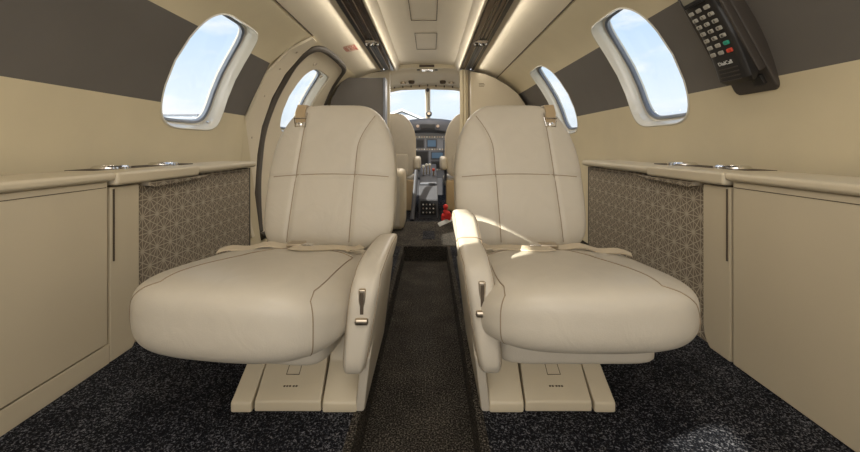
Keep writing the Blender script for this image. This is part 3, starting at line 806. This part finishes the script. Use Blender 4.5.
    pts = [Vector((top.x, topy + 0.075, top.z - 0.02)), Vector((top.x, topy + 0.045, top.z + 0.030)), Vector((top.x, topy + 0.012, top.z + 0.030)), Vector((top.x, topy - 0.008, top.z + 0.004)), Vector((top.x - X(0.004), topy - 0.014, top.z - 0.028))]
    ribbon('harness_strap', pts, (1, 0, 0), 0.034, 0.005, M['leather2'], root)
    e = pts[-1]
    tube('harness_buckle', [e + Vector(v) for v in ((-0.020, -0.003, 0.014), (0.020, -0.003, 0.014), (0.016, -0.004, -0.014), (-0.016, -0.004, -0.014))], 0.0032, M['chrome'], root, closed=True)
    cyl('harness_stud', e + Vector((0, -0.004, -0.006)), 0.009, 0.008, M['chrome'], root, axis=1, prof=[(0, -0.006), (0.007, -0.004), (0.009, 0.002), (0.0, 0.004)])
    return root
make_seat(-1, -0.275, math.radians(-8), 'cream leather cabin seat left of the aisle, beside the entry door', -0.975, 0.0, 0.063, 0.013, 0.012, 0.0, 0.0)
make_seat(1, 0.296, 0.0, 'cream leather cabin seat right of the aisle, with sunlit armrest', -0.91, 0.02, 0.040, 0.012, 0.010, 0.024, 0.045)

# ------------------------------------------------------------------ wall telephone
def phone():
    side = 1
    # frame on the wall: position on the curved wall, axes along wall-up and along the cabin
    y0 = 1.108
    s0 = zl(0.18) + 0.192
    p = wall_pt(1, s0, y0, 0.0)
    upv = (wall_pt(1, s0 + 0.05, y0) - wall_pt(1, s0 - 0.05, y0)).normalized()
    nrm = (wall_pt(1, s0, y0, -0.1) - p).normalized()      # into the cabin
    fw = upv.cross(nrm).normalized()                        # along the cabin
    Rm = Matrix((fw, upv, nrm)).transposed()
    tilt = Matrix.Rotation(math.radians(TILT), 3, 'Z')
    root = empty('wall_telephone', p + nrm * 0.006, 0, 'dark corded-style telephone handset in a cradle on the grey band of the right wall', 'telephone')
    root.rotation_euler = (Rm @ tilt).to_euler(); root.scale = (1.62, 1.62, 1.62)
    P = [(-0.040, -0.130), (0.040, -0.130), (0.046, -0.122), (0.046, 0.14), (-0.046, 0.14), (-0.046, -0.122)]
    prism('cradle', P, 2, -0.012, 0.020, M['phone2'], root, 0.006)
    box('cradle_rail', (0.034, -0.085, 0.018), (0.046, 0.14, 0.034), M['phone2'], root, 0.004)
    box('cradle_rail', (-0.046, -0.085, 0.018), (-0.036, 0.14, 0.030), M['phone2'], root, 0.004)
    box('cradle_well', (-0.036, -0.088, 0.0185), (0.034, 0.135, 0.0215), M['black'], root, 0.001)
    box('release_button', (0.010, -0.113, 0.018), (0.032, -0.094, 0.026), M['phone'], root, 0.002)
    # handset: curved body
    vs = []; fs = []; n = 22; m = 20
    for j in range(n + 1):
        v = j / n; y = -0.088 + 0.225 * v
        arc = 0.014 * (2 * v - 1) ** 2
        w = 0.034 + 0.003 * (2 * v - 1) ** 2
        h = 0.014
        e_ = min(1, min(v, 1 - v) / 0.05); e_ = math.sqrt(1 - (1 - e_) ** 2) if e_ < 1 else 1
        for k in range(m):
            a = 2 * math.pi * k / m
            c, s = math.cos(a), math.sin(a)
            vs.append(Vector((0.0 + math.copysign(abs(c) ** 0.5, c) * w * (0.85 + 0.15 * e_), y, 0.029 + arc * 0.9 + math.copysign(abs(s) ** 0.5, s) * h * (0.4 + 0.6 * e_))))
    for j in range(n):
        for k in range(m): fs.append([j * m + k, j * m + (k + 1) % m, (j + 1) * m + (k + 1) % m, (j + 1) * m + k])
    fs.append(list(range(m))); fs.append([n * m + k for k in range(m)][::-1])
    hs = mesh('handset', vs, fs, M['phone'], root); hs.location = (0.008, -0.006, 0)
    def top(v): return 0.029 + 0.0126 * (2 * v - 1) ** 2 + 0.014
    def key(x, y, w, h, mat, nm='key'):
        v = (y + 0.088) / 0.225; z = top(v)
        return box(nm, (x - w / 2, y - h / 2, z - 0.003), (x + w / 2, y + h / 2, z + 0.0022), mat, hs, 0.0018)
    dig = ['1', '2', '3', '4', '5', '6', '7', '8', '9', '*', '0', '#']
    for r in range(7):
        for c in range(3):
            x = -0.020 + 0.019 * c; y = 0.062 - 0.0145 * r
            mat = M['key']
            if c == 2 and r == 5: mat = M['green']
            if c == 2 and r == 6: mat = M['red']
            k = key(x, y, 0.0115, 0.0075, mat)
            if 1 <= r <= 4:
                v = (y + 0.088) / 0.225
                text('digit', dig[(r - 1) * 3 + c], 0.007, M['black'], k, (x, y, top(v) + 0.0024), (0, 0, 0), 0.0002)
    v = (0.088 + 0.098) / 0.225
    box('bezel', (-0.024, 0.074, top(v) - 0.008), (0.024, 0.122, top(v) + 0.002), M['black'], hs, 0.002)
    box('display', (-0.018, 0.082, top(v)), (0.018, 0.112, top(v) + 0.0032), M['lcd'], hs, 0.001)
    text('brand_lettering', 'DialCall', 0.010, M['white'], hs, (-0.001, -0.045, top(0.19) + 0.0006), (0, 0, 0.0), 0.0003)
    for k in range(4):
        y = -0.056 - 0.0075 * k
        box('grille_slot', (-0.022, y - 0.001, top((y + 0.088) / 0.225) - 0.002), (0.022, y + 0.001, top((y + 0.088) / 0.225) + 0.0006), M['phone2'], hs)
TILT = 0
phone()

# ------------------------------------------------------------------ cockpit
ck = empty('cockpit_shell', (0, 3.0, 0)); tag(ck, kind='structure')
ck.name = 'wall_cockpit'
# side walls and roof: tapering lofted skin
def ring(y, k, zk, top):
    P = [(1.0, -0.64), (1.02, -0.1), (1.0, 0.19), (0.91, 0.39), (0.74, 0.57), (0.54, 0.665), (0.3, top * 0.985 / zk), (0, top / zk)]
    R = [(-x * k, z * zk) for x, z in P[:-1]] + [(x * k, z * zk) for x, z in P[::-1]]
    return [Vector((x, y - 3.0, E + z)) for x, z in R]
secs = [(3.48, 0.97, 1.0, 0.735), (3.7, 0.95, 0.98, 0.725), (3.9, 0.92, 0.95, 0.69), (4.08, 0.88, 0.89, 0.66)]
vs = []; fs = []
for (y, k, zk, tp) in secs: vs += ring(y, k, zk, tp)
n = len(ring(3, 1, 1, .6)); ns = len(secs)
for (y, k, zk, tp) in secs: vs += [v + (v - Vector((0, v.y, E))).normalized() * 0.02 for v in ring(y, k, zk, tp)]
for a in range(ns - 1):
    for i in range(n - 1):
        f = [a * n + i, a * n + i + 1, (a + 1) * n + i + 1, (a + 1) * n + i]; fs.append(f); fs.append([q + ns * n for q in f][::-1])
for i in range(n - 1):
    for a in (0, ns - 1): fs.append([a * n + i, a * n + i + 1, a * n + i + 1 + ns * n, a * n + i + ns * n])
mesh('cockpit_headliner', vs, fs, M['head'], ck, sharp=0)
# overhead fittings
for x in (-0.26, -0.17, 0.16, 0.25):
    y = 3.90 + (0.03 if abs(x) > 0.2 else 0); zz = E + 0.672 - 0.06 * abs(x)
    cyl('air_vent', (x, y - 3.0, zz), 0.03, 0.02, M['satin'] if abs(x) > 0.2 else M['gap'], ck, prof=[(0, 0.004), (0.012, 0.0), (0.016, -0.006), (0.028, -0.004), (0.032, 0.006), (0.032, 0.025), (0, 0.025)])
for k in range(9):
    x = -0.36 + 0.09 * k
    cyl('headliner_button', (x, 1.02, E + 0.648 - 0.06 * abs(x)), 0.007, 0.02, M['gap'], ck, n=10)
for x in (-0.085, 0.085): cyl('dome_lamp', (x, 0.54, E + 0.722), 0.02, 0.02, M['black'], ck, prof=[(0, 0), (0.014, 0.001), (0.018, 0.006), (0.018, 0.02), (0, 0.02)])
box('dome_switch', (-0.055, 0.50, E + 0.716), (0.055, 0.56, E + 0.73), M['chrome'], ck, 0.004)
# windshield: sloped panes left and right of the centre post
ws = empty('window_%d' % (len(WIN) + 1), (0, 4.08, 0)); tag(ws, kind='structure')
def quad(name, A, B_, C_, D_, th, mat, par):
    A, B_, C_, D_ = map(Vector, (A, B_, C_, D_)); nn = (B_ - A).cross(D_ - A).normalized() * th
    vs = [A, B_, C_, D_, A + nn, B_ + nn, C_ + nn, D_ + nn]
    return mesh(name, vs, [[0, 1, 2, 3], [7, 6, 5, 4], [0, 1, 5, 4], [1, 2, 6, 5], [2, 3, 7, 6], [3, 0, 4, 7]], mat, par, smooth=False)
zt, zb = E + 0.63, E + 0.28
for sg in (-1, 1):
    quad('pane', (sg * 0.03, 0.02, zt), (sg * 0.70, -0.10, zt - 0.10), (sg * 0.78, 0.40, zb), (sg * 0.03, 0.72, zb), 0.008, M['pane'], ws)
    tube('frame_edge', [(sg * 0.70, -0.10, zt - 0.10), (sg * 0.78, 0.40, zb), (sg * 0.84, 0.42, zb - 0.3)], 0.03, M['head'], ws)
tube('centre_post', [(0.0, 0.0, zt + 0.01), (0.0, 0.36, E + 0.465), (0.0, 0.74, zb)], 0.030, M['head'], ws)
tube('frame_top', [(-0.72, -0.12, zt - 0.11), (-0.5, -0.03, zt - 0.04), (-0.3, 0.0, zt + 0.005), (0, 0.01, zt + 0.018), (0.3, 0.0, zt + 0.005), (0.5, -0.03, zt - 0.04), (0.72, -0.12, zt - 0.11)], 0.022, M['head'], ws)
cyl('post_clip', (0, -0.025, zt - 0.015), 0.02, 0.02, M['glare'], ws, axis=1)
comp = empty('compass', (0.012, 4.30, E + 0.375), 0, 'small round standby compass on the windshield centre post', 'compass')
cyl('case', (0, 0, 0), 0.03, 0.05, M['glare'], comp, axis=1, prof=[(0, -0.03), (0.022, -0.028), (0.034, -0.01), (0.036, 0.015), (0.02, 0.05), (0, 0.055)])
cyl('dial', (0, -0.031, 0), 0.018, 0.004, M['satin'], comp, axis=1)
# closing nose
nose = box('wall_nose', (-0.9, 4.84, -0.02), (0.9, 4.90, E + 0.27), M['glare']); tag(nose, kind='structure')
# instrument panel
ip = empty('instrument_panel', (0, 4.34, E - 0.27), 0, 'grey cockpit instrument panel full of displays beneath the windshield', 'instrument panel')
gp = [(-0.10, 0.520), (-0.085, 0.565), (-0.03, 0.592), (0.38, 0.565), (0.38, 0.44), (-0.06, 0.430), (-0.095, 0.455)]
gv = []; gf = []; K = 24; L_ = len(gp)
for i in range(K + 1):
    x = -0.62 + 1.24 * i / K
    for (y, z) in gp: gv.append((x, y + 0.1 * x * x, z - 0.30 * x * x))
for i in range(K):
    for j in range(L_): gf.append([i * L_ + j, i * L_ + (j + 1) % L_, (i + 1) * L_ + (j + 1) % L_, (i + 1) * L_ + j])
gf.append(list(range(L_))); gf.append([K * L_ + j for j in range(L_)])
mesh('glareshield', gv, gf, M['glare'], ip, sharp=50)
box('panel', (-0.62, -0.02, -0.10), (0.62, 0.10, 0.42), M['panel'], ip, 0.008)
for sx in (-1, 1): box('panel_support', (sx * 0.50, 0.0, -0.37), (sx * 0.60, 0.10, 0.0), M['glare'], ip, 0.004)
box('warning_panel', (-0.085, -0.110, 0.470), (0.085, -0.092, 0.522), M['black'], ip, 0.004)
for x in (-0.115, 0.115): cyl('warning_light', (x, -0.108, 0.498), 0.017, 0.02, M['screen2'], ip, axis=1, n=14)
for x, w, z, h, m_ in ((-0.47, 0.16, 0.27, 0.14, 'screen'), (-0.26, 0.16, 0.27, 0.14, 'screen'), (-0.09, 0.10, 0.30, 0.10, 'black'), (0.045, 0.12, 0.30, 0.10, 'screen'), (0.26, 0.16, 0.27, 0.14, 'screen'), (0.47, 0.16, 0.27, 0.14, 'screen'), (-0.07, 0.16, 0.13, 0.17, 'black'), (0.11, 0.15, 0.16, 0.09, 'screen'), (0.11, 0.15, 0.05, 0.09, 'black'), (-0.30, 0.2, 0.08, 0.16, 'black'), (0.33, 0.2, 0.08, 0.16, 'black')):
    f = box('display_bezel', (x - w / 2, -0.03, z - h / 2), (x + w / 2, -0.018, z + h / 2), M['glare'], ip, 0.003)
    box('display', (x - w / 2 + 0.012, -0.033, z - h / 2 + 0.012), (x + w / 2 - 0.012, -0.029, z + h / 2 - 0.012), M[m_], f, 0.001)
for k in range(14):
    for r in range(3):
        x = -0.19 + 0.03 * k; z = (0.375, 0.232, -0.005)[r]
        cyl('knob', (x, -0.036, z), 0.008, 0.018, M['white'] if (k + r) % 3 == 0 else M['satin'], ip, axis=1, n=10)
# centre pedestal between the pilots' seats
cp = empty('centre_console', (0.01, 3.74, 0.0), 0, 'grey centre console with levers between the two cockpit seats', 'console')
prism('body', [(-0.47, 0.0), (-0.47, 0.17), (-0.36, 0.27), (0.0, 0.36), (0.42, 0.44), (0.45, 0.0)], 0, -0.085, 0.085, M['glare'], cp, 0.008)
box('radio_face', (-0.07, -0.479, 0.03), (0.07, -0.470, 0.16), M['black'], cp, 0.003)
for k in range(4):
    for j in range(3): cyl('button', (-0.045 + 0.03 * k, -0.486, 0.055 + 0.035 * j), 0.007, 0.012, M['satin'] if (k + j) % 2 else M['white'], cp, axis=1, n=10)
for k, (x, y, h) in enumerate(((-0.05, -0.02, 0.10), (-0.02, 0.0, 0.115), (0.012, 0.0, 0.115), (0.05, -0.05, 0.07))):
    lv = tube('lever', [(x, y, 0.33), (x, y - 0.02, 0.33 + h)], 0.006, M['satin'], cp)
    puff('lever_knob', lambda p, x=x, y=y, h=h: Vector((x + p.x * 0.014, y - 0.02 + p.y * 0.014, 0.335 + h + p.z * 0.014)), M['white'] if k != 3 else M['red'], lv, 3, 8)
box('trim_panel', (-0.075, -0.33, 0.285), (0.075, -0.12, 0.300), M['panel'], cp, 0.003).rotation_euler = (0, 0, 0)
# tall dark side rail of the left seat
tag(tube('seat_rail_tube', [(-0.125, 3.10, 0.02), (-0.105, 3.30, 0.30), (-0.098, 3.36, 0.42)], 0.018, M['glare']), 'dark grey tube beside the left cockpit seat', 'tube')
def pilot_seat(x, side, label):
    r = empty('cockpit_seat', (x, 3.66, 0.0), 0, label, 'seat', 'cockpit seats')
    def bw(p):
        v = (p.z + 1) / 2; w = 0.205 * (1 - 0.42 * max(0, (v - 0.55) / 0.45) ** 2)
        return Vector((p.x * w, p.y * 0.05 - 0.05 * v, 0.33 + (p.z + 1) * 0.312))
    b = puff('backrest', bw, M['leather'], r, 4.5, 30)
    box('back_pocket', (-0.13, -0.085, 0.36), (0.13, -0.055, 0.56), M['leather'], r, 0.012, 3)
    tube('piping', [bw(cube_map(4.5)(math.cos(a) * 0.97, -0.55, math.sin(a) * 0.97)) + Vector((0, -0.001, 0)) for a in [math.radians(q) for q in range(-40, 221, 10)]], 0.004, M['ledge'], r)
    puff('seat_cushion', lambda p: Vector((p.x * 0.21, 0.24 + p.y * 0.24, 0.28 + p.z * 0.06)), M['leather'], r, 5, 18)
    box('seat_base', (-0.17, -0.03, 0.06), (0.17, 0.42, 0.24), M['leather'], r, 0.015, 3)
    box('rear_skirt', (-0.195, -0.075, 0.01), (0.195, -0.03, 0.31), M['leather2'], r, 0.015, 3)
    ax = side * 0.195
    a = puff('armrest', lambda p: Vector((ax + side * 0.02 + p.x * 0.038, 0.06 + p.y * 0.15, 0.470 + p.z * 0.068)), M['leather'], r, 4, 14)
    box('armrest_bracket', (ax - 0.012, 0.02, 0.30), (ax + 0.012, 0.08, 0.53), M['glare'], r, 0.004)
    return r
pilot_seat(-0.318, 1, 'tan leather cockpit seat left of the centre console')
pilot_seat(0.375, -1, 'tan leather cockpit seat right of the centre console, by the curtain')
# red item on the step
rp = empty('red_tag', (0.140, 2.62, FZ), 0, 'small bright red fabric tag bundle with white strip by the cockpit step', 'tag')
puff('bundle', lambda p: Vector((p.x * 0.026 + 0.006 * math.sin(p.z * 5), p.y * 0.02, 0.075 + p.z * 0.035)), M['redcloth'], rp, 2.4, 14)
puff('knot', lambda p: Vector((p.x * 0.017 - 0.004, p.y * 0.016, 0.128 + p.z * 0.020)), M['redcloth'], rp, 2.2, 12)
for s_ in (-1, 1): puff('loop', lambda p, s_=s_: Vector((s_ * 0.022 + p.x * 0.014, p.y * 0.01, 0.058 + p.z * 0.03 + s_ * 0.004)), M['redcloth'], rp, 2.2, 10)
ribbon('white_strip', [(-0.055, -0.05, 0.012), (-0.02, -0.02, 0.022), (0.02, 0.0, 0.035), (0.05, 0.01, 0.048)], (0, 0.6, 0.8), 0.03, 0.004, M['white'], rp)

# lower cream cabinets seen past the seats, forward of the seat backs
lk = empty('step_cabinet', (-0.265, 2.58, FZ), 0, 'low cream cabinet with rounded top left of the aisle, behind the left seat', 'cabinet')
puff('body', lambda p: Vector((p.x * 0.12, p.y * 0.14, 0.20 + p.z * 0.20)), M['plastic'], lk, 9, 24)
box('door', (-0.09, -0.146, 0.03), (0.09, -0.138, 0.36), M['leather'], lk, 0.006)
cyl('knob', (0.06, -0.15, 0.22), 0.008, 0.012, M['satin'], lk, axis=1, n=12)

# ------------------------------------------------------------------ outside
gnd = box('ground', (-120, -120, -1.6), (120, 160, -1.5), M['tarmac']); tag(gnd, kind='structure')
hg = empty('hangar', (-5.2, 60, -1.5), 0, 'pale grey gabled hangar outside the cockpit windshield', 'building')
prism('wall', [(-7, 0), (7, 0), (7, 5.0), (0.7, 7.6), (-7, 5.0)], 1, 0, 12, M['hangar'], hg, 0.0)
prism('roof', [(-7.5, 4.9), (0.7, 7.8), (7.5, 4.9), (7.5, 5.2), (0.7, 8.15), (-7.5, 5.2)], 1, -0.5, 12.5, M['white'], hg, 0.0)
box('door', (-4.5, -0.1, 0), (4.5, 0.0, 4.0), M['panel'], hg)
for i, (x, y, w, h) in enumerate(((-60, 95, 22, 8.7), (-98, 135, 26, 13.3))):
    b = empty('airport_building', (x, y, -1.5), 0, ['low pale building outside the left window', 'long pale building farther off outside the left window'][i], 'building', 'buildings on the apron')
    box('wall', (-w / 2, 0, 0), (w / 2, 10, h), M['hangar'], b)
    box('roof', (-w / 2 - 0.4, -0.4, h), (w / 2 + 0.4, 10.4, h + 0.5), M['panel'], b)
